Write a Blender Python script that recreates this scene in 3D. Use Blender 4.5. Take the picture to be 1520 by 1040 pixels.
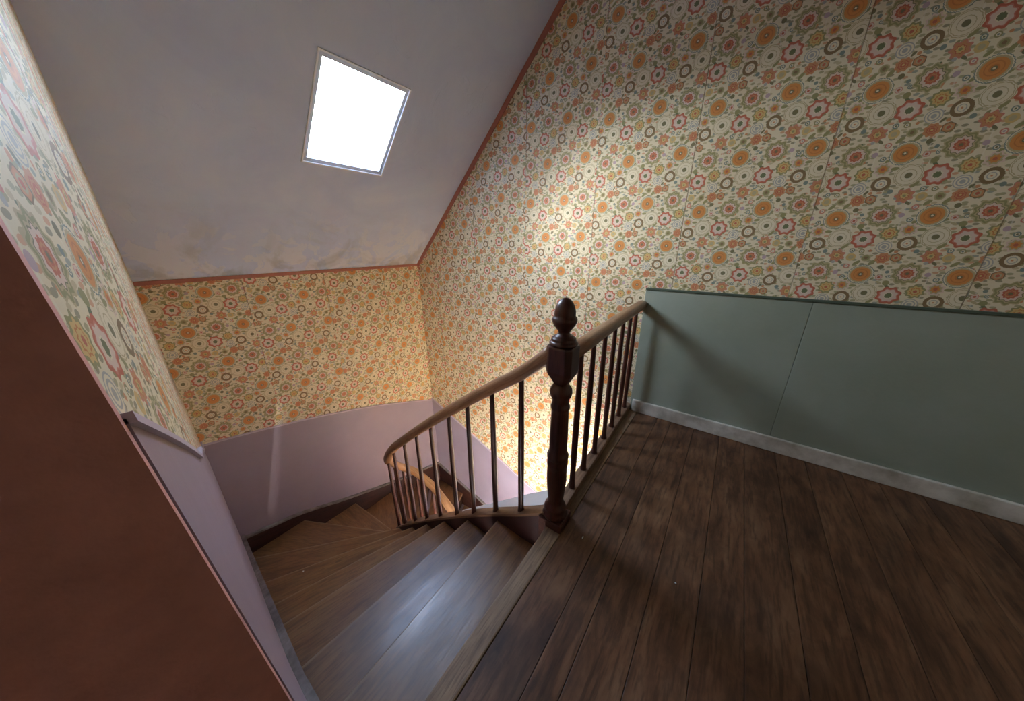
import bpy, bmesh, math, random
from mathutils import Vector, Matrix
random.seed(7)
S = bpy.context.scene
COL = S.collection
for o in list(bpy.data.objects):
    bpy.data.objects.remove(o)

# ------------------------------------------------------------------ camera
H = 1.21                       # eye height above the landing floor
F_PX, YAW, PITCH, ROLL = 445.4, 0.631917, 0.339896, -0.007874
cam_d = bpy.data.cameras.new('camera')
cam_d.sensor_fit = 'HORIZONTAL'
cam_d.sensor_width = 36.0
cam_d.lens = 36.0 * F_PX / 1520.0
cam_d.clip_start = 0.01
cam = bpy.data.objects.new('camera', cam_d)
COL.objects.link(cam)
fw = Vector((-math.sin(YAW) * math.cos(PITCH), math.cos(YAW) * math.cos(PITCH), -math.sin(PITCH)))
r0 = Vector((math.cos(YAW), math.sin(YAW), 0))
u0 = r0.cross(fw)
r1 = math.cos(ROLL) * r0 + math.sin(ROLL) * u0
u1 = -math.sin(ROLL) * r0 + math.cos(ROLL) * u0
M = Matrix((r1, u1, -fw)).transposed().to_4x4()
M.translation = (0, 0, H)
cam.matrix_world = M
S.camera = cam

# ------------------------------------------------------------------ sky and exposure
SUN_EL, SUN_ROT, SKY_STRENGTH = 21.0, 222.0, 4.2
W = bpy.data.worlds.new('overcast_sky')
S.world = W
W.use_nodes = True
bg = W.node_tree.nodes['Background']
sky = W.node_tree.nodes.new('ShaderNodeTexSky')
sky.sky_type = 'NISHITA'
sky.sun_disc = False
sky.sun_elevation = math.radians(SUN_EL)
sky.sun_rotation = math.radians(SUN_ROT)
sky.air_density = 1.0; sky.dust_density = 8.0; sky.ozone_density = 1.0
# hazy sky: the sky model plus an even veil of bright cloud
veil = W.node_tree.nodes.new('ShaderNodeMix')
veil.data_type = 'RGBA'; veil.blend_type = 'ADD'
veil.inputs[0].default_value = 1.0
tc = W.node_tree.nodes.new('ShaderNodeTexCoord')
sz = W.node_tree.nodes.new('ShaderNodeSeparateXYZ')
W.node_tree.links.new(tc.outputs['Generated'], sz.inputs[0])
mr = W.node_tree.nodes.new('ShaderNodeMapRange')
mr.inputs['From Min'].default_value = -1.0
W.node_tree.links.new(sz.outputs[2], mr.inputs['Value'])
cr = W.node_tree.nodes.new('ShaderNodeValToRGB')            # bright haze low down, bluer and darker towards the zenith
for pos_, c_ in ((.47, (.17, .17, .18, 1)), (.51, (.90, .97, 1.0, 1)), (.68, (.58, .66, .76, 1)), (.84, (.35, .43, .56, 1)), (.95, (.11, .165, .27, 1))):
    e_ = cr.color_ramp.elements.new(pos_); e_.color = c_
cr.color_ramp.elements.remove(cr.color_ramp.elements[0]); cr.color_ramp.elements.remove(cr.color_ramp.elements[-1])
W.node_tree.links.new(mr.outputs[0], cr.inputs[0])
gain = W.node_tree.nodes.new('ShaderNodeVectorMath'); gain.operation = 'SCALE'; gain.inputs['Scale'].default_value = 11.0
W.node_tree.links.new(cr.outputs[0], gain.inputs[0])
W.node_tree.links.new(gain.outputs[0], veil.inputs[7])
veil.clamp_result = False
thin = W.node_tree.nodes.new('ShaderNodeHueSaturation')     # thin cloud whitens the clear sky
thin.inputs['Saturation'].default_value = .3
thin.inputs['Value'].default_value = .20
W.node_tree.links.new(sky.outputs[0], thin.inputs['Color'])
W.node_tree.links.new(thin.outputs[0], veil.inputs[6])
W.node_tree.links.new(veil.outputs[2], bg.inputs['Color'])
bg.inputs['Strength'].default_value = SKY_STRENGTH
S.view_settings.view_transform = 'Standard'
S.view_settings.look = 'None'
S.view_settings.exposure = 0.78
S.view_settings.gamma = 1.0
S.view_settings.use_curve_mapping = False

# the roof slope: z = CZ + CS * (x - WX2)
WX2 = -2.915                   # back wall (left)
WY1 = 2.2                      # long papered wall
CZ, CS = 1.015, 0.96
def roof_z(x): return CZ + CS * (x - WX2)
SKX0, SKX1, SKY0, SKY1 = -2.214, -1.797, 0.930, 1.437

pl = bpy.data.lights.new('skylight_portal', 'AREA')
pl.shape = 'RECTANGLE'
pl.size = (SKX1 - SKX0) * math.hypot(1, CS)
pl.size_y = SKY1 - SKY0
pl.cycles.is_portal = True
po = bpy.data.objects.new('skylight_portal', pl)
COL.objects.link(po)
nrm = Vector((CS, 0, -1)).normalized()          # into the room
zc = -nrm
yc = Vector((0, 1, 0))
xc = yc.cross(zc)
Mp = Matrix((xc, yc, zc)).transposed().to_4x4()
mx = (SKX0 + SKX1) / 2
Mp.translation = Vector((mx, (SKY0 + SKY1) / 2, roof_z(mx))) - nrm * 0.05
po.matrix_world = Mp

# ------------------------------------------------------------------ helpers
def link_mesh(name, verts, faces, mat, parent=None, smooth=False, uvs=None, bevel=0, loc=None):
    me = bpy.data.meshes.new(name)
    me.from_pydata([tuple(v) for v in verts], [], faces)
    if uvs:
        l = me.uv_layers.new(name='UVMap')
        for p in me.polygons:
            for li in p.loop_indices:
                l.data[li].uv = uvs[me.loops[li].vertex_index]
    bm = bmesh.new(); bm.from_mesh(me)
    if bevel:
        bmesh.ops.bevel(bm, geom=[e for e in bm.edges if len(e.link_faces) == 2 and e.calc_face_angle(0) > 0.6],
                        offset=bevel, segments=2, profile=0.5, affect='EDGES', clamp_overlap=True)
    bmesh.ops.recalc_face_normals(bm, faces=bm.faces)
    bm.to_mesh(me); bm.free()
    if smooth:
        for p in me.polygons: p.use_smooth = True
    me.materials.append(mat)
    o = bpy.data.objects.new(name, me)
    COL.objects.link(o)
    if parent: o.parent = parent
    return o

def prism(name, poly, z0, z1, mat, parent=None, bevel=0.0, grain=None):
    """plan polygon extruded from z0 to z1; grain=(origin, direction) gives UVs along the timber"""
    n = len(poly)
    v = [(x, y, z0) for x, y in poly] + [(x, y, z1) for x, y in poly]
    f = [tuple(range(n))[::-1], tuple(range(n, 2 * n))] + [(i, (i + 1) % n, n + (i + 1) % n, n + i) for i in range(n)]
    uv = None
    if grain:
        (ox, oy), (dx, dy) = grain
        L = math.hypot(dx, dy); dx /= L; dy /= L
        uv = [((x - ox) * dx + (y - oy) * dy, -(x - ox) * dy + (y - oy) * dx + (z - z1)) for x, y, z in v]
    return link_mesh(name, v, f, mat, parent, uvs=uv, bevel=bevel)

def box(name, x0, x1, y0, y1, z0, z1, mat, parent=None, bevel=0.0, grain=None):
    return prism(name, [(x0, y0), (x1, y0), (x1, y1), (x0, y1)], z0, z1, mat, parent, bevel, grain)

def slab(name, axis, pts, d0, d1, mat, parent=None, bevel=0.0, grain=False):
    """polygon pts=(a, z) in a vertical plane: axis 'Y' -> a is x at y=d0..d1; axis 'X' -> a is y at x=d0..d1"""
    n = len(pts)
    P = (lambda a, d, z: (a, d, z)) if axis == 'Y' else (lambda a, d, z: (d, a, z))
    v = [P(a, d0, z) for a, z in pts] + [P(a, d1, z) for a, z in pts]
    f = [tuple(range(n)), tuple(range(n, 2 * n))[::-1]] + [(i, n + i, n + (i + 1) % n, (i + 1) % n) for i in range(n)]
    uv = None
    if grain:
        a0, z0 = pts[0]; a1, z1 = pts[1]
        L = math.hypot(a1 - a0, z1 - z0); c, s = (a1 - a0) / L, (z1 - z0) / L
        uv = [((a - a0) * c + (z - z0) * s, -(a - a0) * s + (z - z0) * c) for a, z in pts] * 2
    return link_mesh(name, v, f, mat, parent, uvs=uv, bevel=bevel)

def band(name, axis, top, h, d0, d1, mat, parent=None):
    """a strip following the polyline top=(a,z), h deep, between planes d0 and d1"""
    n = len(top)
    P = (lambda a, d, z: (a, d, z)) if axis == 'Y' else (lambda a, d, z: (d, a, z))
    v = []; f = []; uv = []
    s = 0
    for i, (a, z) in enumerate(top):
        if i: s += math.hypot(a - top[i - 1][0], z - top[i - 1][1])
        hh = h[i] if isinstance(h, (list, tuple)) else h
        v += [P(a, d0, z), P(a, d1, z), P(a, d1, z - hh), P(a, d0, z - hh)]
        uv += [(s, 0), (s, .03), (s, .03 + hh), (s, hh)]
    for i in range(n - 1):
        b = 4 * i
        for k in range(4):
            f.append((b + k, b + (k + 1) % 4, b + 4 + (k + 1) % 4, b + 4 + k))
    f += [(0, 1, 2, 3), (4 * n - 4, 4 * n - 3, 4 * n - 2, 4 * n - 1)]
    return link_mesh(name, v, f, mat, parent, uvs=uv)

def lathe(name, prof, mat, parent=None, seg=24, loc=(0, 0, 0)):
    v = []; f = []
    for r, z in prof:
        for k in range(seg):
            a = 2 * math.pi * k / seg
            v.append((loc[0] + r * math.cos(a), loc[1] + r * math.sin(a), loc[2] + z))
    n = len(prof)
    for i in range(n - 1):
        for k in range(seg):
            f.append((i * seg + k, i * seg + (k + 1) % seg, (i + 1) * seg + (k + 1) % seg, (i + 1) * seg + k))
    f.append(tuple(range(seg))[::-1]); f.append(tuple(range((n - 1) * seg, n * seg)))
    uv = [(p[2], math.atan2(p[1] - loc[1], p[0] - loc[0]) * .05) for p in v]
    return link_mesh(name, v, f, mat, parent, smooth=True, uvs=uv)

def catmull(P, sub=6):
    P = [Vector(p) for p in P]
    out = []
    for i in range(len(P) - 1):
        p0 = P[max(i - 1, 0)]; p1 = P[i]; p2 = P[i + 1]; p3 = P[min(i + 2, len(P) - 1)]
        for k in range(sub):
            t = k / sub
            out.append(0.5 * ((2 * p1) + (p2 - p0) * t + (2 * p0 - 5 * p1 + 4 * p2 - p3) * t * t + (3 * p1 - p0 - 3 * p2 + p3) * t ** 3))
    out.append(P[-1])
    return out

def sweep(name, path, section, mat, parent=None, smooth=True, vertical=False):
    """section=(side, up) points swept along path, kept upright"""
    n = len(section); v = []; f = []; uv = []; s = 0
    for i, p in enumerate(path):
        a = path[max(i - 1, 0)]; b = path[min(i + 1, len(path) - 1)]
        t = (b - a); th = Vector((t.x, t.y, 0)).normalized()
        side = Vector((th.y, -th.x, 0))
        up = Vector((0, 0, 1)) if vertical else side.cross(t.normalized())
        if up.z < 0: up = -up
        if i: s += (p - path[i - 1]).length
        for k, (c, d) in enumerate(section):
            v.append(p + side * c + up * d); uv.append((s, k * .012))
    for i in range(len(path) - 1):
        for k in range(n):
            f.append((i * n + k, i * n + (k + 1) % n, (i + 1) * n + (k + 1) % n, (i + 1) * n + k))
    f.append(tuple(range(n))); f.append(tuple(range((len(path) - 1) * n, len(path) * n)))
    return link_mesh(name, v, f, mat, parent, smooth=smooth, uvs=uv)

def empty(name, loc, label, cat, group=None):
    o = bpy.data.objects.new(name, None)
    o.empty_display_size = 0.1
    o.location = loc
    COL.objects.link(o)
    o['label'] = label; o['category'] = cat
    if group: o['group'] = group
    return o

def adopt(parent, *objs):
    """parent world-space meshes under an empty that is not at the origin"""
    for o in objs:
        o.parent = parent
        o.matrix_parent_inverse = Matrix.Translation(parent.location).inverted()

def struct(o):
    o['kind'] = 'structure'
    return o

# ------------------------------------------------------------------ materials
def new_mat(name):
    m = bpy.data.materials.new(name)
    m.use_nodes = True
    nt = m.node_tree
    b = nt.nodes['Principled BSDF']
    return m, nt, b

class NT:
    """small node builder"""
    def __init__(s, nt): s.nt = nt; s.n = nt.nodes; s.l = nt.links
    def put(s, sock, v):
        if hasattr(v, 'is_output'): s.l.new(v, sock)
        else: sock.default_value = v
    def math(s, op, a, b=None, c=None, clamp=False):
        n = s.n.new('ShaderNodeMath'); n.operation = op; n.use_clamp = clamp
        for i, x in enumerate((a, b, c)):
            if x is not None: s.put(n.inputs[i], x)
        return n.outputs[0]
    def vmath(s, op, a, b=None, c=None, scale=None):
        n = s.n.new('ShaderNodeVectorMath'); n.operation = op
        for i, x in enumerate((a, b, c)):
            if x is not None: s.put(n.inputs[i], x)
        if scale is not None: s.put(n.inputs['Scale'], scale)
        return n.outputs['Value'] if op in ('LENGTH', 'DOT_PRODUCT', 'DISTANCE') else n.outputs[0]
    def mix(s, f, a, b, mode='MIX'):
        n = s.n.new('ShaderNodeMix'); n.data_type = 'RGBA'; n.blend_type = mode
        s.put(n.inputs[0], f); s.put(n.inputs[6], a); s.put(n.inputs[7], b)
        return n.outputs[2]
    def ramp(s, f, stops, interp='LINEAR'):
        n = s.n.new('ShaderNodeValToRGB'); cr = n.color_ramp; cr.interpolation = interp
        while len(cr.elements) > 1: cr.elements.remove(cr.elements[-1])
        cr.elements[0].position = stops[0][0]; cr.elements[0].color = stops[0][1]
        for p, c in stops[1:]:
            e = cr.elements.new(p); e.color = c
        s.put(n.inputs[0], f)
        return n.outputs[0], n.outputs[1]
    def noise(s, vec, scale, detail=4, rough=.5, dist=0):
        n = s.n.new('ShaderNodeTexNoise')
        n.inputs['Scale'].default_value = scale; n.inputs['Detail'].default_value = detail
        n.inputs['Roughness'].default_value = rough; n.inputs['Distortion'].default_value = dist
        s.l.new(vec, n.inputs['Vector'])
        return n.outputs[0]
    def bump(s, h, strength, dist=.01):
        n = s.n.new('ShaderNodeBump'); n.inputs['Strength'].default_value = strength; n.inputs['Distance'].default_value = dist
        s.l.new(h, n.inputs['Height']); return n.outputs[0]
    def coord(s, k='Object'):
        n = s.n.new('ShaderNodeTexCoord'); return n.outputs[k]
    def geo(s): return s.n.new('ShaderNodeNewGeometry').outputs['Position']

def rgb(r, g, b):
    f = lambda c: (c / 255 / 12.92) if c / 255 <= .04045 else ((c / 255 + .055) / 1.055) ** 2.4
    return (f(r), f(g), f(b), 1)

def paint(name, col, rough=.5, blotch=.12, scale=3, bump=.15, col2=None, spec=.4):
    m, nt, b = new_mat(name); N = NT(nt)
    p = N.geo()
    n1 = N.noise(p, scale, 5, .6)
    c2 = col2 or tuple(c * (1 - blotch * 2) for c in col[:3]) + (1,)
    f = N.ramp(n1, [(.35, (0, 0, 0, 1)), (.7, (1, 1, 1, 1))])[0]
    N.l.new(N.mix(f, col, c2), b.inputs['Base Color'])
    b.inputs['Roughness'].default_value = rough
    b.inputs['Specular IOR Level'].default_value = spec
    N.l.new(N.bump(N.noise(p, 60, 3), bump, .004), b.inputs['Normal'])
    return m

def wood(name, base, dark, light, rough=.4, var=.35, coat=.0, streak=18, stain=.5, spec=.5, edge=False):
    m, nt, b = new_mat(name); N = NT(nt)
    uv = N.coord('UV')
    oi = N.n.new('ShaderNodeObjectInfo')
    off = N.vmath('SCALE', (3.1, 1.7, 5.3), scale=oi.outputs['Random'])
    off.node.inputs[0].default_value = (31.0, 17.0, 5.0)
    q = N.vmath('ADD', uv, off)
    g = N.vmath('MULTIPLY', q, (1.6, streak, 1))
    n1 = N.noise(g, 2.2, 8, .62, .6)
    g2 = N.vmath('MULTIPLY', q, (5, streak * 6, 1))
    n2 = N.noise(g2, 2.0, 3, .5)
    n3 = N.noise(N.vmath('MULTIPLY', q, (1, 2.2, 1)), 3.2, 5, .6)
    c = N.ramp(n1, [(.28, dark), (.5, base), (.74, light)])[0]
    c = N.mix(N.math('MULTIPLY', N.ramp(n2, [(.5, (0, 0, 0, 1)), (.64, (1, 1, 1, 1))])[0], .55), c, dark)
    c = N.mix(N.math('MULTIPLY', N.ramp(n3, [(.46, (0, 0, 0, 1)), (.72, (1, 1, 1, 1))])[0], stain), c, dark)
    n4 = N.noise(N.vmath('MULTIPLY', q, (1, 1.4, 1)), 9.0, 4, .65, .5)
    c = N.mix(N.math('MULTIPLY', N.ramp(n4, [(.52, (0, 0, 0, 1)), (.68, (1, 1, 1, 1))])[0], stain * .6), c, dark)
    c = N.mix(N.math('MULTIPLY', N.ramp(n4, [(.30, (1, 1, 1, 1)), (.44, (0, 0, 0, 1))])[0], stain * .35), c, light)
    # knots
    vo = N.n.new('ShaderNodeTexVoronoi'); vo.inputs['Scale'].default_value = 2.6
    N.l.new(N.vmath('MULTIPLY', q, (1, 2.3, 1)), vo.inputs['Vector'])
    kn = N.ramp(vo.outputs['Distance'], [(.0, (1, 1, 1, 1)), (.035, (.8, .8, .8, 1)), (.07, (0, 0, 0, 1))])[0]
    c = N.mix(N.math('MULTIPLY', kn, .7), c, tuple(x * .5 for x in dark[:3]) + (1,))
    if edge:      # arris worn pale along the nosing
        su = N.n.new('ShaderNodeSeparateXYZ'); N.l.new(uv, su.inputs[0])
        ed = N.ramp(N.math('ABSOLUTE', su.outputs[1]), [(0, (1, 1, 1, 1)), (.006, (.8, .8, .8, 1)), (.014, (0, 0, 0, 1))])[0]
        c = N.mix(N.math('MULTIPLY', ed, .6), c, rgb(176, 150, 118))
    tone = N.math('MULTIPLY_ADD', oi.outputs['Random'], var, 1 - var / 2)
    c = N.vmath('SCALE', c, scale=tone)
    N.l.new(c, b.inputs['Base Color'])
    rr = N.math('MULTIPLY_ADD', n3, .35, rough - .15)
    N.l.new(rr, b.inputs['Roughness'])
    b.inputs['Specular IOR Level'].default_value = spec
    if coat:
        b.inputs['Coat Weight'].default_value = coat; b.inputs['Coat Roughness'].default_value = .25
    h = N.math('ADD', n1, N.math('MULTIPLY', n2, .5))
    N.l.new(N.bump(h, .25, .003), b.inputs['Normal'])
    return m

A = .293; BH = .2515
def wallpaper(name, axis, ou, oz, seam, sw, shift):
    """retro printed flowers on a rhombic lattice, hung in strips; axis 0: u = x, 1: u = y"""
    m, nt, b = new_mat(name); N = NT(nt)
    pos = N.geo()
    sp = N.n.new('ShaderNodeSeparateXYZ'); N.l.new(pos, sp.inputs[0])
    u = sp.outputs[axis]; z = sp.outputs[2]
    st = N.math('DIVIDE', N.math('SUBTRACT', u, seam), sw)
    idx = N.math('FLOOR', st)
    fr = N.math('SUBTRACT', st, idx)
    zz = N.math('MULTIPLY_ADD', idx, shift, z)
    j = N.math('DIVIDE', N.math('SUBTRACT', zz, oz), BH)
    i = N.math('SUBTRACT', N.math('DIVIDE', N.math('SUBTRACT', u, ou), A), N.math('MULTIPLY', j, .5))
    cb = N.n.new('ShaderNodeCombineXYZ'); N.put(cb.inputs[0], i); N.put(cb.inputs[1], j)
    P = cb.outputs[0]
    def local(ci, cj):
        d = N.vmath('SUBTRACT', P, (ci, cj, 0))
        w = N.vmath('WRAP', d, (.5, .5, .5), (-.5, -.5, -.5))
        s = N.n.new('ShaderNodeSeparateXYZ'); N.l.new(w, s.inputs[0])
        x = N.math('MULTIPLY_ADD', s.outputs[1], A / 2, N.math('MULTIPLY', s.outputs[0], A))
        y = N.math('MULTIPLY', s.outputs[1], BH)
        return x, y
    def radial(x, y):
        return N.math('SQRT', N.math('ADD', N.math('MULTIPLY', x, x), N.math('MULTIPLY', y, y)))
    cream = rgb(240, 229, 200)
    olive = rgb(150, 146, 92); dolive = rgb(112, 108, 70); green = rgb(96, 112, 72); teal = rgb(120, 140, 132)
    orange = rgb(224, 142, 60); orange2 = rgb(206, 120, 44); red = rgb(200, 92, 64); pink = rgb(214, 128, 112)
    pale = rgb(232, 208, 192); brown = rgb(128, 98, 58); salmon = rgb(212, 142, 92); yellow = rgb(222, 190, 118)
    grey = rgb(176, 176, 170); lilac = rgb(196, 166, 176); khaki = rgb(196, 180, 134)
    T = lambda c: c[:3] + (0,)
    col = None
    base = N.mix(N.math('MULTIPLY', N.noise(pos, 1.7, 3), .35), cream, rgb(228, 213, 172))
    cur = base
    # tiny sprigs scattered through the ground
    v3 = N.n.new('ShaderNodeCombineXYZ'); N.put(v3.inputs[0], u); N.put(v3.inputs[1], zz)
    rot = N.vmath('MULTIPLY', v3.outputs[0], (1, 1, 1))
    mp = N.n.new('ShaderNodeMapping'); mp.inputs['Rotation'].default_value = (0, 0, -.8); mp.inputs['Scale'].default_value = (34, 62, 1)
    N.l.new(rot, mp.inputs['Vector'])
    vo = N.n.new('ShaderNodeTexVoronoi'); vo.voronoi_dimensions = '2D'; vo.inputs['Scale'].default_value = 1.0; vo.inputs['Randomness'].default_value = .8
    N.l.new(mp.outputs[0], vo.inputs['Vector'])
    sr = N.n.new('ShaderNodeSeparateColor'); N.l.new(vo.outputs['Color'], sr.inputs[0])
    tint = N.ramp(sr.outputs[0], [(0, olive), (.3, khaki), (.5, dolive), (.68, salmon), (.8, olive), (.92, teal)], 'CONSTANT')[0]
    cur = N.mix(N.math('MULTIPLY', N.math('LESS_THAN', vo.outputs['Distance'], .30), .75), cur, tint)
    def put(ci, cj, R, stops, petals=0, amp=0, ph=0, leaf=None):
        nonlocal cur
        x, y = local(ci, cj)
        if leaf:
            ang, asp = leaf
            c, s = math.cos(ang), math.sin(ang)
            x2 = N.math('MULTIPLY_ADD', x, c, N.math('MULTIPLY', y, s))
            y2 = N.math('MULTIPLY', N.math('MULTIPLY_ADD', x, -s, N.math('MULTIPLY', y, c)), asp)
            x, y = x2, y2
        r = radial(x, y)
        if petals:
            an = N.math('ARCTAN2', y, x)
            cs = N.math('COSINE', N.math('MULTIPLY_ADD', an, petals, ph))
            r = N.math('MULTIPLY', r, N.math('MULTIPLY_ADD', cs, amp, 1.0))
        t = N.math('DIVIDE', r, R, clamp=True)
        c, a = N.ramp(t, stops, 'CONSTANT')
        cur = N.mix(a, cur, c)
    # faint pale vertical rules between the motifs
    ln = N.math('ABSOLUTE', N.math('WRAP', N.math('SUBTRACT', u, ou + .062), A / 4, -A / 4))
    cur = N.mix(N.math('MULTIPLY', N.math('LESS_THAN', ln, .0022), .4), cur, rgb(250, 244, 228))
    lf = lambda c: [(0, c), (.92, T(c))]
    # leaves
    for ci, cj, a, c, R in [(.800, .210, .75, olive, .016), (.967, .220, .9, olive, .017), (.558, .108, .2, khaki, .015),
                         (.068, .779, 0, olive, .014), (.387, .425, 1.1, olive, .012), (.456, .506, .8, olive, .016),
                         (.17, .92, .5, olive, .013), (.60, .22, 2.4, dolive, .012), (.44, .79, 2.3, green, .013),
                         (.15, .72, 1.3, salmon, .011), (.86, .10, 1.2, olive, .012), (.40, .20, .6, green, .012),
                         (.30, .86, 2.6, khaki, .012), (.70, .53, .1, olive, .012), (.03, .42, .9, dolive, .011)]:
        put(ci, cj, R, lf(c), leaf=(a, 2.2))
    dot = lambda c: [(0, c), (.9, T(c))]
    ring = lambda c, c2: [(0, c2), (.3, cream), (.55, c), (.92, T(c))]
    for ci, cj, R, s in [(.384, .854, .0125, dot(olive)), (.595, .430, .0105, ring(teal, green)), (.712, .418, .0105, ring(olive, teal)),
                      (.729, .149, .0115, ring(pink, lilac)), (.827, .944, .0105, ring(teal, dolive)),
                      (.665, .311, .018, [(0, khaki), (.5, yellow), (.92, T(khaki))]), (.845, .299, .0165, [(0, brown), (.35, olive), (.7, khaki), (.95, T(khaki))]),
                      (.122, .142, .0105, dot(dolive)), (.253, .055, .0075, dot(teal)), (.235, .955, .0115, [(0, red), (.4, pale), (.8, pink), (.95, T(pink))]),
                      (.283, .417, .0095, dot(teal)), (.686, .025, .0105, dot(lilac)), (.801, .426, .006, dot(salmon)), (.085, .411, .007, dot(salmon)),
                      (.20, .50, .008, dot(olive)), (.33, .97, .008, ring(teal, teal)), (.64, .92, .008, dot(salmon)), (.90, .90, .007, dot(olive)),
                      (.41, .97, .006, dot(dolive)), (.52, .22, .007, dot(grey)), (.22, .25, .006, dot(olive)), (.35, .72, .007, dot(khaki))]:
        put(ci, cj, R, s)
    # small flowers
    put(.940, .783, .026, [(0, red), (.22, orange), (.5, khaki), (.72, pale), (.95, T(pale))], 8, .12)
    put(.781, .728, .029, [(0, red), (.2, yellow), (.42, orange2), (.52, yellow), (.75, olive), (.97, T(olive))], 9, .10)
    put(.895, .494, .026, [(0, grey), (.3, cream), (.5, grey), (.66, cream), (.84, grey), (.96, T(grey))])
    put(.025, .298, .024, [(0, yellow), (.15, red), (.35, salmon), (.5, red), (.62, salmon), (.95, T(salmon))], 8, .09)
    put(.162, .307, .019, [(0, red), (.3, khaki), (.5, salmon), (.78, brown), (.95, T(brown))], 6, .06)
    put(.482, .338, .027, [(0, olive), (.18, yellow), (.4, red), (.5, salmon), (.8, pink), (.96, T(pink))], 7, .14)
    # sun with dotted rings
    put(.288, .656, .042, [(0, dolive), (.26, cream), (.5, khaki), (.55, cream), (.82, khaki), (.88, cream), (.94, khaki), (1, T(khaki))], 16, .02)
    # brown ring
    put(.091, .551, .031, [(0, salmon), (.1, cream), (.32, grey), (.4, cream), (.58, brown), (.95, T(brown))], 24, .02)
    # pink ring flower
    put(.573, .631, .042, [(0, green), (.2, dolive), (.27, cream), (.34, pale), (.64, pink), (.72, red), (.90, T(red))], 8, .09)
    # big flower
    put(.476, .034, .048, [(0, dolive), (.12, red), (.2, salmon), (.28, red), (.40, pale), (.58, dolive), (.63, khaki), (.72, olive), (.86, khaki), (.95, T(khaki))], 10, .09)
    # orange disc
    put(0, 0, .046, [(0, cream), (.08, dolive), (.17, orange2), (.28, orange), (.45, orange2), (.52, orange), (.72, khaki), (.84, cream), (.9, teal), (.96, T(teal))], 28, .02)
    cur = N.mix(.15, cur, rgb(206, 194, 162))
    # joints between the strips
    sl = N.math('LESS_THAN', N.math('ABSOLUTE', N.math('SUBTRACT', fr, .004)), .0034)
    gap = N.math('MULTIPLY', sl, N.ramp(N.noise(pos, .9, 2), [(.42, (.08, .08, .08, 1)), (.54, (.85, .85, .85, 1))])[0])
    cur = N.mix(gap, cur, rgb(120, 98, 70))
    # age stains
    stn = N.ramp(N.noise(pos, 1.1, 6, .6), [(.5, (0, 0, 0, 1)), (.75, (1, 1, 1, 1))])[0]
    cur = N.mix(N.math('MULTIPLY', stn, .25), cur, rgb(190, 165, 115), 'MULTIPLY')
    N.l.new(cur, b.inputs['Base Color'])
    b.inputs['Roughness'].default_value = .55
    b.inputs['Specular IOR Level'].default_value = .3
    N.l.new(N.bump(N.noise(pos, 6, 3), .15, .006), b.inputs['Normal'])
    return m

M_PAPER1 = wallpaper('retro_wallpaper_long_wall', 0, -.248, 1.379, -.325, .57, .066)
M_PAPER2 = wallpaper('retro_wallpaper_back_wall', 1, .725, .735, 1.2, .56, .09)
M_LILAC = paint('lilac_paint', rgb(162, 147, 162), .42, .06, 2.2, .12)
M_BEAD = paint('lilac_bead_paint', rgb(205, 190, 205), .4, .05, 3, .05)
M_GREEN = paint('grey_green_paint', rgb(160, 170, 156), .5, .10, 2.0, .25, rgb(146, 156, 138))
M_GREENCAP = paint('dark_green_paint', rgb(84, 96, 82), .5, .05, 3, .1)
M_SKIRT = paint('white_gloss_paint', rgb(236, 232, 222), .4, .08, 9, .1, rgb(178, 172, 156))
M_TERRA = paint('terracotta_paint', rgb(186, 120, 102), .6, .1, 8, .2)
M_PLASTER = None
M_WHITE = paint('white_paint', rgb(238, 240, 240), .45, .02, 3, .05)
M_FRAME = paint('skylight_grey_frame', rgb(206, 216, 224), .45, .04, 3, .05)
M_DUST = paint('dusty_string_edge', rgb(150, 142, 138), .7, .2, 12, .4, rgb(98, 90, 84))
M_CASING = paint('red_brown_casing_paint', rgb(232, 166, 156), .6, .10, 14, .3)
M_TREAD = wood('worn_stair_timber', rgb(142, 100, 58), rgb(98, 66, 38), rgb(158, 120, 76), .33, .16, 0, 10, .5, .95, True)
M_FLOOR = wood('dark_floor_boards', rgb(116, 80, 55), rgb(62, 41, 30), rgb(138, 104, 76), .42, .2, 0, 7, .7, .45)
M_NOSE = wood('pale_worn_nosing', rgb(148, 120, 92), rgb(98, 76, 58), rgb(176, 148, 114), .5, .1, 0, 14, .3)
M_RAIL = wood('waxed_handrail_timber', rgb(172, 130, 94), rgb(132, 92, 64), rgb(194, 154, 116), .38, .1, .2, 12, .3)
M_DARKWOOD = wood('dark_mahogany_stain', rgb(84, 43, 34), rgb(48, 23, 18), rgb(102, 56, 42), .32, .15, .25, 10, .3)
M_STRING = wood('dark_red_string_timber', rgb(62, 28, 23), rgb(36, 17, 14), rgb(74, 38, 30), .6, .1, .0, 10, .4)
M_RISER = wood('dark_riser_timber', rgb(60, 36, 28), rgb(36, 22, 18), rgb(78, 50, 38), .55, .2, 0, 12, .4)
M_WORNTOP = wood('worn_string_top', rgb(140, 108, 84), rgb(100, 72, 54), rgb(166, 134, 106), .45, .1, 0, 12, .3)

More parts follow.
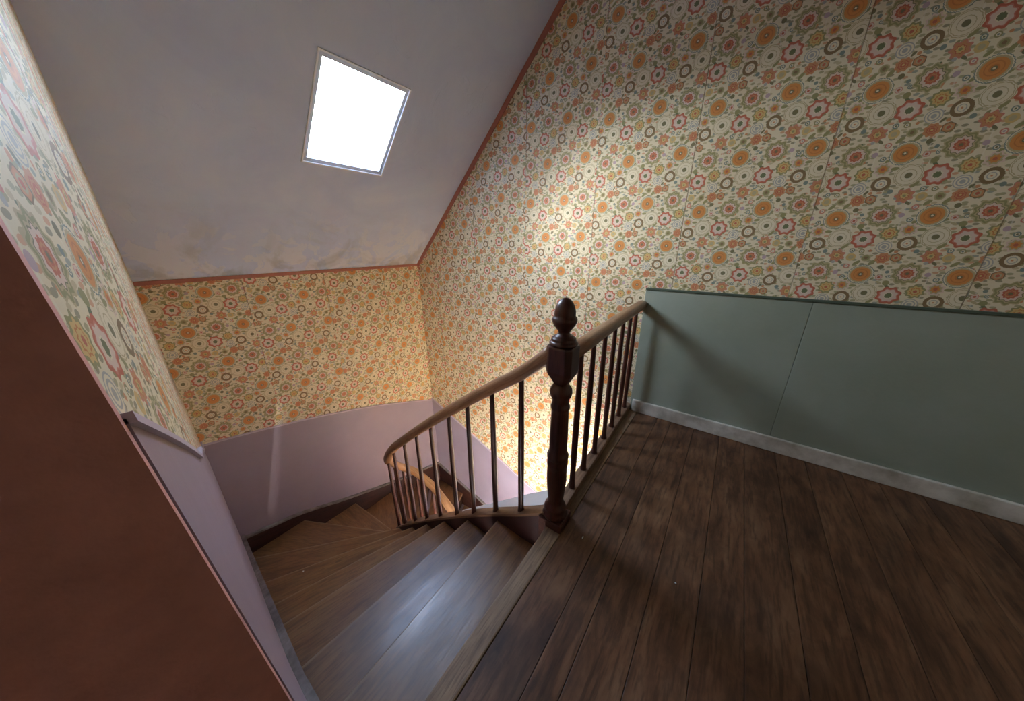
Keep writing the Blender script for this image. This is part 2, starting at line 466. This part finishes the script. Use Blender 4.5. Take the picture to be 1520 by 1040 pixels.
def plaster():
    m, nt, b = new_mat('patchy_ceiling_plaster'); N = NT(nt)
    p = N.geo()
    n = N.noise(p, 1.6, 6, .62, .8)
    c = N.ramp(n, [(.3, rgb(198, 210, 240)), (.55, rgb(208, 220, 246)), (.8, rgb(218, 228, 248))])[0]
    sp = N.n.new('ShaderNodeSeparateXYZ'); N.l.new(p, sp.inputs[0])
    low = N.math('SUBTRACT', 1.0, N.math('DIVIDE', N.math('SUBTRACT', sp.outputs[2], 1.0), .5), clamp=True)  # flaking near the eaves
    fl = N.ramp(N.math('ADD', N.noise(p, 4.2, 5, .55, 1.4), N.math('MULTIPLY', low, .16)), [(.60, (0, 0, 0, 1)), (.625, (1, 1, 1, 1))])[0]
    c = N.mix(N.math('MULTIPLY', N.math('MULTIPLY', fl, low), .55), c, rgb(234, 234, 236))
    fl2 = N.ramp(N.math('ADD', N.noise(p, 2.6, 6, .6, 1.0), N.math('MULTIPLY', low, .12)), [(.56, (0, 0, 0, 1)), (.68, (1, 1, 1, 1))])[0]
    c = N.mix(N.math('MULTIPLY', N.math('MULTIPLY', fl2, low), .6), c, rgb(158, 162, 164))
    N.l.new(c, b.inputs['Base Color'])
    b.inputs['Roughness'].default_value = .75
    b.inputs['Specular IOR Level'].default_value = .25
    N.l.new(N.bump(N.math('ADD', N.noise(p, 9, 5), fl), .18, .01), b.inputs['Normal'])
    return m
M_PLASTER = plaster()

def pane_mat():
    m = bpy.data.materials.new('skylight_glass'); m.use_nodes = True
    nt = m.node_tree; nt.nodes.clear()
    o = nt.nodes.new('ShaderNodeOutputMaterial'); mx_ = nt.nodes.new('ShaderNodeMixShader')
    t = nt.nodes.new('ShaderNodeBsdfTransparent'); t.inputs[0].default_value = (.94, .97, 1, 1)
    g = nt.nodes.new('ShaderNodeBsdfGlossy'); g.inputs['Roughness'].default_value = .02
    mx_.inputs[0].default_value = .06
    nt.links.new(t.outputs[0], mx_.inputs[1]); nt.links.new(g.outputs[0], mx_.inputs[2]); nt.links.new(mx_.outputs[0], o.inputs[0])
    return m
M_GLASS = pane_mat()

# ------------------------------------------------------------------ room shell
ZB = -3.2; ZT = 2.75; XR = 1.6; YB = -1.2
xt = WX2 + (ZT - CZ) / CS            # where the slope meets the flat ceiling
# long wall
w1 = struct(slab('wall_right', 'Y', [(WX2 - .15, ZB), (XR + .15, ZB), (XR + .15, ZT + .1), (xt, ZT + .1), (WX2 - .15, roof_z(WX2 - .15) + .05)], WY1, WY1 + .15, M_PAPER1))
w2 = struct(slab('wall_back', 'X', [(-.3, ZB), (WY1 + .1, ZB), (WY1 + .1, CZ + .02), (-.3, CZ + .02)], WX2 - .15, WX2, M_PAPER2))
# far wall: added slot shapes an added lamp's light into a back wall streak
G0, G1, GYA, GYB, GW = .995, 1.235, .632, .702, .012      # the added slot leans to slant the streak
g = slab('wall_far', 'X', [(YB - .1, ZB), (GYA, ZB), (GYA, G0), (GYB, G1), (GYB, ZT + .05), (YB - .1, ZT + .05)], XR, XR + .15, M_PAPER2); struct(g)
g = slab('wall_far', 'X', [(GYA + GW, ZB), (WY1 + .1, ZB), (WY1 + .1, ZT + .05), (GYB + GW, ZT + .05), (GYB + GW, G1), (GYA + GW, G0)], XR, XR + .15, M_PAPER2); struct(g)
struct(box('wall_far', XR, XR + .15, GYA, GYA + GW, ZB, G0, M_PAPER2))
struct(box('wall_far', XR, XR + .15, GYB, GYB + GW, G1, ZT + .05, M_PAPER2))
hl = bpy.data.lights.new('streak_lamp', 'POINT'); hl.energy = 1300; hl.shadow_soft_size = .012  # added unseen lamp behind the slot, only for the back wall streak
hl.color = (1.0, .95, .88)
ho = bpy.data.objects.new('streak_lamp', hl); ho.location = (2.75, .706, 1.5); COL.objects.link(ho)
struct(box('wall_rear', -.6, XR + .1, YB - .15, YB, -.3, ZT + .05, M_PAPER1))

# near wall of the stairwell, a little out of square, ending beside the landing
def y3(x): return -.022 - .056 * x
XE = -.46                      # where the near wall ends
def y_end(z): return .025 - .045 * z
def yw(x, z):
    w = max(0.0, 1 - (XE - x) / .49)
    return y3(x) + w * (y_end(z) - y3(XE))
xs_ = [XE, -.58, -.70, -.82, -.95, -1.5, -2.1, -2.6, -3.05]
zs_ = [ZB, -.5, 0, .5, 1, 1.5, 2, ZT + .05]
v = []; f = []
for back in (0, 1):
    for x in xs_:
        for z in zs_: v.append((x, -.25 if back else yw(x, z), z))
nz = len(zs_); nx = len(xs_)
G = lambda l, i, j: l * nx * nz + i * nz + j
for i in range(nx - 1):
    for j in range(nz - 1):
        for l in (0, 1): f.append((G(l, i, j), G(l, i + 1, j), G(l, i + 1, j + 1), G(l, i, j + 1)))
    for j in (0, nz - 1): f.append((G(0, i, j), G(0, i + 1, j), G(1, i + 1, j), G(1, i, j)))
for j in range(nz - 1):
    for i in (0, nx - 1): f.append((G(0, i, j), G(0, i, j + 1), G(1, i, j + 1), G(1, i, j)))
struct(link_mesh('wall_near', v, f, M_PAPER1))
# rest of that wall beside the landing, behind the camera
struct(box('wall_side', -.62, -.46, YB - .1, -.25, -.3, ZT + .05, M_LILAC))

# ceiling: slope with a hole for the skylight, then a flat part
def slope_grid():
    xs = [WX2 - .15, SKX0, SKX1, xt]; ys = [-1.3, SKY0, SKY1, WY1 + .1]
    v = []; f = []
    up = Vector((-CS, 0, 1)).normalized() * .16
    for lay in (0, 1):
        for x in xs:
            for y in ys:
                p = Vector((x, y, roof_z(x)))
                v.append(p + (up if lay else Vector((0, 0, 0))))
    I = lambda l, i, j: l * 16 + i * 4 + j
    for i in range(3):
        for j in range(3):
            if i == 1 and j == 1: continue
            f.append((I(0, i, j), I(0, i, j + 1), I(0, i + 1, j + 1), I(0, i + 1, j)))
            f.append((I(1, i, j), I(1, i + 1, j), I(1, i + 1, j + 1), I(1, i, j + 1)))
    q = [(1, 1), (1, 2), (2, 2), (2, 1)]
    for a, b_ in zip(q, q[1:] + q[:1]): f.append((I(0, *a), I(0, *b_), I(1, *b_), I(1, *a)))
    for a, b_ in (((0, 0), (0, 3)), ((0, 3), (3, 3)), ((3, 3), (3, 0)), ((3, 0), (0, 0))):
        f.append((I(0, *a), I(0, *b_), I(1, *b_), I(1, *a)))
    return v, f
v, f = slope_grid()
ceil = struct(link_mesh('ceiling', v, f, M_PLASTER))
struct(box('ceiling', xt, XR + .1, YB - .1, WY1 + .1, ZT, ZT + .15, M_PLASTER))

# skylight (window_1) in slope coordinates: a along the slope (up), b along y, c into the room
sdir = Vector((1, 0, CS)).normalized()
def SP(a, b_, c): return Vector((mx, (SKY0 + SKY1) / 2, roof_z(mx))) + sdir * a + Vector((0, 1, 0)) * b_ + nrm * c
ha = (SKX1 - SKX0) * math.hypot(1, CS) / 2; hb = (SKY1 - SKY0) / 2
def ring(name, oa, ob, ia, ib, c0, c1, mat, parent=None):
    v = []
    for c in (c0, c1):
        for (A_, B_) in ((oa, ob), (ia, ib)):
            v += [SP(-A_, -B_, c), SP(A_, -B_, c), SP(A_, B_, c), SP(-A_, B_, c)]
    f = []
    for k in range(4):
        k2 = (k + 1) % 4
        f += [(k, k2, 4 + k2, 4 + k), (8 + k, 12 + k, 12 + k2, 8 + k2), (k, 8 + k, 8 + k2, k2), (4 + k, 4 + k2, 12 + k2, 12 + k)]
    return link_mesh(name, v, f, mat, parent)
win = struct(ring('window_1', ha + .006, hb + .006, ha - .002, hb - .002, -.002, .007, M_WHITE))
ring('sash_frame', ha - .002, hb - .002, ha - .024, hb - .022, -.030, -.002, M_FRAME, win)
v = [SP(-ha + .02, -hb + .02, -.022), SP(ha - .02, -hb + .02, -.022), SP(ha - .02, hb - .02, -.022), SP(-ha + .02, hb - .02, -.022)]
v += [p - nrm * .004 for p in v]
link_mesh('pane', v, [(0, 1, 2, 3), (7, 6, 5, 4), (0, 4, 5, 1), (1, 5, 6, 2), (2, 6, 7, 3), (3, 7, 4, 0)], M_GLASS, win)

# terracotta painted edging under the slope
e = .006
struct(slab('trim_1', 'X', [(-.2, CZ - .001), (WY1, CZ - .001), (WY1, CZ - .026), (-.2, CZ - .026)], WX2, WX2 + e, M_TERRA))
tt = .045
struct(slab('trim_2', 'Y', [(WX2, CZ - .001), (xt, ZT - .001), (xt, ZT - tt * 1.25), (WX2, CZ - tt * 1.15)], WY1 - e, WY1, M_TERRA))

# dado on the stair walls (lilac), each with a bead on top
def interp(tab, a):
    for (a0, z0), (a1, z1) in zip(tab, tab[1:]):
        if a <= a1: return z0 + (z1 - z0) * (a - a0) / (a1 - a0)
    return tab[-1][1]
top2 = [tuple(p.xz) if False else (p.x, p.z) for p in catmull([(.0, 0, -.135), (.41, 0, -.197), (.944, 0, -.304), (1.47, 0, -.445), (1.9, 0, -.59), (WY1, 0, -.70)], 5)]
band('dado_panel', 'X', top2, [z - ZB for _, z in top2], WX2, WX2 + .006, M_LILAC, w2)
band('dado_bead', 'X', [(a, z + .006) for a, z in top2], .012, WX2 + .0, WX2 + .012, M_BEAD, w2)
top1 = [(WX2, -.672), (-1.183, -1.352), (.2, -1.93), (XR, -2.5)]
band('dado_panel', 'Y', top1, [z - ZB for _, z in top1], WY1 - .006, WY1, M_LILAC, w1)
band('dado_bead', 'Y', [(a, z + .006) for a, z in top1], .012, WY1 - .012, WY1, M_BEAD, w1)
# near wall dado, laid just in front of the skewed face
def near_band(name, top, bot, t, mat, parent, end=-.462):
    def at(tab, x):
        for (a0, z0), (a1, z1) in zip(tab, tab[1:]):
            if x >= a1 - 1e-9: return z0 + (z1 - z0) * (x - a0) / (a1 - a0)
        return tab[-1][1]
    xs = sorted({p[0] for p in top} | {x for x in (-.58, -.70, -.82) if top[-1][0] < x < top[0][0]}, reverse=True)
    v = []; f = []; n = len(xs); rows = 7
    for x in xs:
        zt, zb = at(top, x), at(bot, x)
        for off in (0, t):
            for k in range(rows):
                z = zt + (zb - zt) * k / (rows - 1)
                v.append((x, yw(x, z) + off + .0006, z))
    w = 2 * rows
    for i in range(n - 1):
        for k in range(rows - 1):
            for o_ in (0, rows): f.append((i * w + o_ + k, i * w + o_ + k + 1, (i + 1) * w + o_ + k + 1, (i + 1) * w + o_ + k))
        for k in (0, rows - 1): f.append((i * w + k, i * w + rows + k, (i + 1) * w + rows + k, (i + 1) * w + k))
    for i in (0, n - 1):
        for k in range(rows - 1): f.append((i * w + k, i * w + k + 1, i * w + rows + k + 1, i * w + rows + k))
    return link_mesh(name, v, f, mat, parent)
wn = bpy.data.objects['wall_near']

# ------------------------------------------------------------------ landing floor
floor = struct(box('floor', -.44, XR, YB, WY1, -.20, -.026, M_RISER))
edges = [-.412, -.267, -.178, -.035, .113, .245, .395, .53, .68, .82, .97, 1.12, 1.27, 1.43, XR - .003]
for a, b_ in zip(edges, edges[1:]):
    box('floor_board', a + .0009, b_ - .0009, YB + .003, WY1 - .018, -.026, random.uniform(-.0012, .0), M_FLOOR, floor, .0012, ((a, random.random()), (0, 1)))
# lower hall floor far below
struct(box('floor', WX2, XR, -.2, WY1, ZB, ZB + .1, M_FLOOR))

# landing dado on the long wall (grey green) with cap and white skirting
dx0 = -.475
slab('dado_panel', 'Y', [(dx0, 0), (.352, 0), (.352, .918), (dx0, .918)], WY1 - .014, WY1, M_GREEN, w1, .002)
slab('dado_panel', 'Y', [(.3535, 0), (XR, 0), (XR, .918), (.3535, .918)], WY1 - .014, WY1, M_GREEN, w1, .002)
slab('dado_cap', 'Y', [(dx0, .915), (XR, .915), (XR, .928), (dx0, .928)], WY1 - .020, WY1, M_GREENCAP, w1, .002)
struct(slab('baseboard_right', 'Y', [(-.458, .0), (XR, .0), (XR, .072), (XR, .094), (-.458, .094)], WY1 - .034, WY1 - .014, M_SKIRT, None, .004))

# ------------------------------------------------------------------ staircase
stair = empty('staircase', (-1.6, 1.1, ZB + .1), 'worn brown timber winding staircase turning down beside the lilac walls', 'staircase')
RISE = .18
def zst(k): return -.195 if k == 1 else -RISE * k
# nosing lines: (outer xy, inner xy)
NOSE = [((-.482, .01), (-.482, .955)), ((-.775, .02), (-.795, .955)), ((-1.10, .045), (-1.035, .955)), ((-1.481, .065), (-1.272, .965)),
        ((-1.79, .085), (-1.488, .965)), ((-2.166, .105), (-1.698, .97)), ((-2.64, .13), (-1.93, .975)), ((-2.905, .566), (-2.075, 1.00)),
        ((-2.905, 1.035), (-2.16, 1.08)), ((-2.905, 1.49), (-2.19, 1.17)), ((-2.905, 2.02), (-2.17, 1.27)), ((-2.45, 2.19), (-2.09, 1.345)),
        ((-2.05, 2.19), (-1.93, 1.37)), ((-1.70, 2.19), (-1.66, 1.37)), ((-1.38, 2.19), (-1.38, 1.37)), ((-1.10, 2.19), (-1.10, 1.37)), ((-.82, 2.19), (-.82, 1.37))]
kids = []
def y_in(x): return .955
for k in range(1, len(NOSE)):
    (ax, ay), (bx, by) = NOSE[k - 1]; (cx_, cy_), (dx_, dy_) = NOSE[k]
    z = zst(k)
    poly = [(cx_, cy_), (ax, ay)]
    # wall corners inside the tread
    if k == 7: poly = [(cx_, cy_), (-2.905, .152), (ax, ay)]
    if k == 11: poly = [(cx_, cy_), (-2.905, 2.19), (ax, ay)]
    # back edge is tucked 2 cm under the tread above
    bxv = Vector((bx, by)); axv = Vector((ax, ay))
    nd = Vector((-(bxv - axv).y, (bxv - axv).x)).normalized()
    ctr = (Vector((cx_, cy_)) + Vector((dx_, dy_))) / 2 - (axv + bxv) / 2
    if nd.dot(ctr) > 0: nd = -nd
    poly[-1] = tuple(axv - nd * .018); pb = tuple(bxv - nd * .018)
    poly += [pb, (dx_, dy_)]
    kids.append(prism('tread', poly, z - .036, z, M_TREAD, None, .005, ((cx_, cy_), (dx_ - cx_, dy_ - cy_))))
    # riser under the nosing of the step above (from this tread up)
    zu = -.026 if k == 1 else zst(k - 1) - .036
    p0 = axv - nd * .02; p1 = bxv - nd * .02; q0 = axv + nd * .0; q1 = bxv + nd * .0
    s_ = -1
    rp = [tuple(axv + nd * (.022) ), tuple(bxv + nd * (.022)), tuple(bxv + nd * .04), tuple(axv + nd * .04)]
    # keep the riser just behind the nosing of the step above
    kids.append(prism('riser', rp, z - .01, zu + .001, M_RISER, None, 0, ((ax, ay), (bx - ax, by - ay))))
nos = box('landing_nosing', -.484, -.4135, .01, 2.19, -.036, .001, M_NOSE, None, .006, ((0, 0), (0, 1)))
kids.append(nos)

# inner string: sweep of a tall thin board
BAL = [(-.651, .955, -.060), (-.823, .962, -.180), (-1.000, .968, -.309), (-1.158, .972, -.428), (-1.344, .980, -.574), (-1.513, .984, -.711),
       (-1.680, .988, -.850), (-1.850, .994, -1.000), (-2.075, 1.055, -1.245)]
LOW = [(-2.13, 1.13, -1.37), (-2.14, 1.21, -1.47), (-2.08, 1.30, -1.56), (-1.92, 1.345, -1.665), (-1.75, 1.35, -1.775), (-1.58, 1.35, -1.885), (-1.41, 1.35, -1.995), (-1.24, 1.35, -2.105),
       (-1.07, 1.35, -2.215), (-.90, 1.35, -2.325)]
spine = catmull([(-.50, .955, .045)] + BAL + LOW, 5)
st = sweep('inner_string', spine, [(-.026, .0), (.026, .0), (.026, -.30), (-.026, -.30)], M_STRING, None, False, True)
kids.append(st)
cap = sweep('string_cap', spine, [(-.030, .012), (.030, .012), (.031, -.004), (-.031, -.004)], M_WORNTOP, None, False, True)
kids.append(cap)
# white painted fillet on the well side of the string, widening towards the newel
fl_top = [(-1.13, .990, 1.000, -.395), (-.868, .985, 1.045, -.205), (-.694, .980, 1.085, -.082), (-.545, .975, 1.11, .022)]
v = []; f = []
for x, ya, yb, z in fl_top: v += [(x, ya, z), (x, yb, z + .004), (x, yb, z - .03), (x, ya, z - .03)]
for i in range(3):
    for k in range(4): f.append((4 * i + k, 4 * i + (k + 1) % 4, 4 * i + 4 + (k + 1) % 4, 4 * i + 4 + k))
f += [(0, 1, 2, 3), (12, 13, 14, 15)]
kids.append(link_mesh('white_fillet', v, f, M_WHITE))

# strings against the walls
s2 = [(p.x, p.z) for p in catmull([(.13, 0, -1.075), (.30, 0, -1.115), (.533, 0, -1.165), (.75, 0, -1.245), (1.004, 0, -1.345), (1.649, 0, -1.555), (2.2, 0, -1.70)], 4)]
kids.append(band('wall_string', 'X', s2, .34, WX2 + .006, WX2 + .024, M_STRING))
kids.append(band('string_moulding', 'X', [(a, z + .016) for a, z in s2], .018, WX2 + .006, WX2 + .032, M_DUST))
s1 = [(WX2, -1.70), (-2.06, -1.93), (-1.5, -2.19), (-.8, -2.56)]
kids.append(band('wall_string', 'Y', s1, .34, WY1 - .024, WY1 - .006, M_STRING))
kids.append(band('string_moulding', 'Y', [(a, z + .016) for a, z in s1], .018, WY1 - .032, WY1 - .006, M_DUST))
s3 = [(-.475, -.06), (-.95, -.20), (-1.5, -.44), (-2.1, -.75), (-2.6, -.98), (-2.905, -1.065)]
kids.append(near_band('wall_string', s3, [(x, z - .3) for x, z in s3], .020, M_STRING, None))
kids.append(near_band('string_moulding', [(x, z + .014) for x, z in s3], [(x, z - .004) for x, z in s3], .030, M_DUST, None))
t3 = [(-.463, 1.05), (-.95, .74), (-1.5, .50), (-2.1, .19), (-2.6, -.04), (-2.91, -.13)]
near_band('dado_panel', t3, [(x, z - 1.25) for x, z in t3], .004, M_LILAC, wn)
near_band('dado_bead', [(x, z + .006) for x, z in t3], [(x, z - .006) for x, z in t3], .010, M_BEAD, wn)
adopt(stair, *kids)

# ------------------------------------------------------------------ red brown casing at the end of the near wall
cv = [(XE, y_end(z) + .003, z) for z in (0, .9, 1.8, ZT)]
v = []; f = []
for x, y, z in cv:
    v += [(x + .001, y, z), (x + .018, y - .001, z), (x + .018, y - .19, z), (x + .001, y - .19, z)]
for i in range(3):
    for k in range(4): f.append((4 * i + k, 4 * i + (k + 1) % 4, 4 * i + 4 + (k + 1) % 4, 4 * i + 4 + k))
f += [(0, 1, 2, 3), (12, 13, 14, 15)]
struct(link_mesh('trim_3', v, f, M_CASING))

# ------------------------------------------------------------------ newel post
NX, NY = -.470, .966
newel = empty('newel_post', (NX, NY, -.30), 'dark turned newel post with an acorn finial at the head of the stairs', 'post')
nk = []
nk.append(box('post_base', NX - .056, NX + .056, NY - .056, NY + .056, -.30, .040, M_DARKWOOD, None, .006, ((0, 0), (1, 0))))
shaft = [(.052, .038), (.056, .050), (.052, .062), (.046, .070), (.050, .082), (.047, .094), (.037, .108), (.034, .120), (.036, .145), (.0405, .19), (.0435, .24),
         (.0425, .29), (.041, .307), (.0445, .318), (.0445, .338), (.040, .346), (.045, .354), (.046, .368), (.042, .378), (.037, .390), (.0378, .43), (.037, .50), (.035, .56), (.034, .585),
         (.038, .592), (.0385, .602), (.034, .610), (.033, .62), (.034, .636), (.042, .648), (.0445, .664), (.042, .680), (.034, .690), (.030, .700)]
nk.append(lathe('turned_shaft', shaft, M_DARKWOOD, None, 28, (NX, NY, 0)))
# faceted block: chamfered octagon that narrows underneath
def octo(r, c, z):
    return [(NX + x, NY + y, z) for x, y in ((r, -r + c), (r, r - c), (r - c, r), (-r + c, r), (-r, r - c), (-r, -r + c), (-r + c, -r), (r - c, -r))]
levels = [(.022, .009, .695), (.050, .018, .745), (.052, .019, .758), (.052, .019, .850), (.050, .018, .857)]
v = []; f = []
for L_ in levels: v += octo(*L_)
for i in range(len(levels) - 1):
    for k in range(8): f.append((8 * i + k, 8 * i + (k + 1) % 8, 8 * i + 8 + (k + 1) % 8, 8 * i + 8 + k))
f += [tuple(range(8))[::-1], tuple(range(32, 40))]
nk.append(link_mesh('rail_block', v, f, M_DARKWOOD, None, uvs=[(p[2], p[0]) for p in v], bevel=.002))
fin = [(.049, .857), (.053, .862), (.053, .868), (.048, .874), (.045, .876), (.046, .880), (.044, .886), (.036, .890), (.036, .893), (.028, .897), (.0215, .902), (.0215, .908), (.028, .918),
       (.040, .934), (.0452, .947), (.0455, .955), (.043, .962), (.0385, .966), (.0385, .972), (.038, .984), (.0345, 1.000), (.028, 1.014), (.019, 1.025), (.009, 1.031), (.001, 1.033)]
nk.append(lathe('acorn_finial', fin, M_DARKWOOD, None, 28, (NX, NY, 0)))
adopt(newel, *nk)

# ------------------------------------------------------------------ balusters and rails
def bal_prof(L):
    return [(.0165, -.004), (.0168, .012), (.0150, .022), (.0138, .05), (.0138, .10), (.0148, .20), (.0152, L * .38), (.0140, L * .62), (.0122, L * .85), (.0112, L * .96), (.0112, L + .012)]
rail_sec = []
for k in range(16):
    a = 2 * math.pi * k / 16
    rail_sec.append((.034 * math.copysign(abs(math.cos(a)) ** .8, math.cos(a)), .030 * math.copysign(abs(math.sin(a)) ** .8, math.sin(a))))
stairb = empty('stair_balustrade', (-1.3, .97, -1.2), 'sloping balustrade with a golden brown handrail curving down around the stairs', 'balustrade')
LB = .73
rail_pts = [(-.505, .958, .828)] + [(x, y, z + LB + .030) for x, y, z in BAL] + [(x, y, z + LB + .030) for x, y, z in LOW]
hr = sweep('handrail', catmull(rail_pts, 6), rail_sec, M_RAIL)
sk = [hr]
proto = None
for x, y, z in BAL + LOW:
    if proto is None:
        proto = lathe('baluster', bal_prof(LB), M_DARKWOOD, None, 12)
        proto.location = (x, y, z); o = proto
    else:
        o = proto.copy(); COL.objects.link(o); o.location = (x, y, z)
    sk.append(o)
adopt(stairb, *sk)

landb = empty('landing_balustrade', (-.485, 1.6, 0), 'short level balustrade between the newel post and the grey-green dado', 'balustrade')
P0 = Vector((-.470, 1.02, 0)); P1 = Vector((-.500, 2.196, 0))
lk = []
lk.append(sweep('handrail', [Vector((-.470, 1.00, .802)), Vector((-.472, 1.2, .805)), Vector((-.485, 1.7, .808)), Vector((-.487, 2.184, .812))], rail_sec, M_RAIL))
dd = (P1 - P0).normalized(); sd = Vector((dd.y, -dd.x, 0)) * .027
a0 = P0 + sd; a1 = P1 + sd; b0 = P0 - sd; b1 = P1 - sd
lk.append(prism('curb_rail', [a0.xy[:], a1.xy[:], b1.xy[:], b0.xy[:]], .0015, .045, M_WORNTOP, None, .004, ((0, 0), (0, 1))))
lk.append(box('fascia_board', -.512, -.486, 1.03, 2.19, -.27, .0, M_STRING, None, .003, ((0, 0), (0, 1))))
proto2 = None
for y in (1.152, 1.305, 1.470, 1.640, 1.800, 1.965, 2.110):
    x = P0.x + (P1.x - P0.x) * (y - P0.y) / (P1.y - P0.y)
    if proto2 is None:
        proto2 = lathe('baluster', bal_prof(.735), M_DARKWOOD, None, 12); o = proto2
    else:
        o = proto2.copy(); COL.objects.link(o)
    o.location = (x, y, .045)
    lk.append(o)
adopt(landb, *lk)

# ------------------------------------------------------------------ crumbs of plaster lying about
def crumb(x, y, z, r, label, i, long=1.0):
    bm = bmesh.new()
    bmesh.ops.create_icosphere(bm, subdivisions=1, radius=r)
    rnd = random.Random(i)
    for v_ in bm.verts:
        v_.co *= rnd.uniform(.7, 1.25); v_.co.z *= .5; v_.co.y *= long
    me = bpy.data.meshes.new('plaster_crumb'); bm.to_mesh(me); bm.free(); me.materials.append(M_WHITE)
    o = bpy.data.objects.new('plaster_crumb', me); COL.objects.link(o); o.location = (x, y, z + r * .4)
    o['label'] = label; o['category'] = 'crumb'; o['group'] = 'white crumbs on the timber'
crumb(.035, .985, 0, .0035, 'white plaster crumb on the middle of the dark landing floor boards', 1)
crumb(-.325, .955, 0, .0028, 'thin white paint flake on the boards beside the newel post', 2, 3)
crumb(-2.02, .31, -.9, .006, 'white crumb on a brown winder tread of the stairs', 3)
crumb(.20, .62, 0, .002, 'tiny grey flake on the landing boards nearest the viewer', 4, 3)
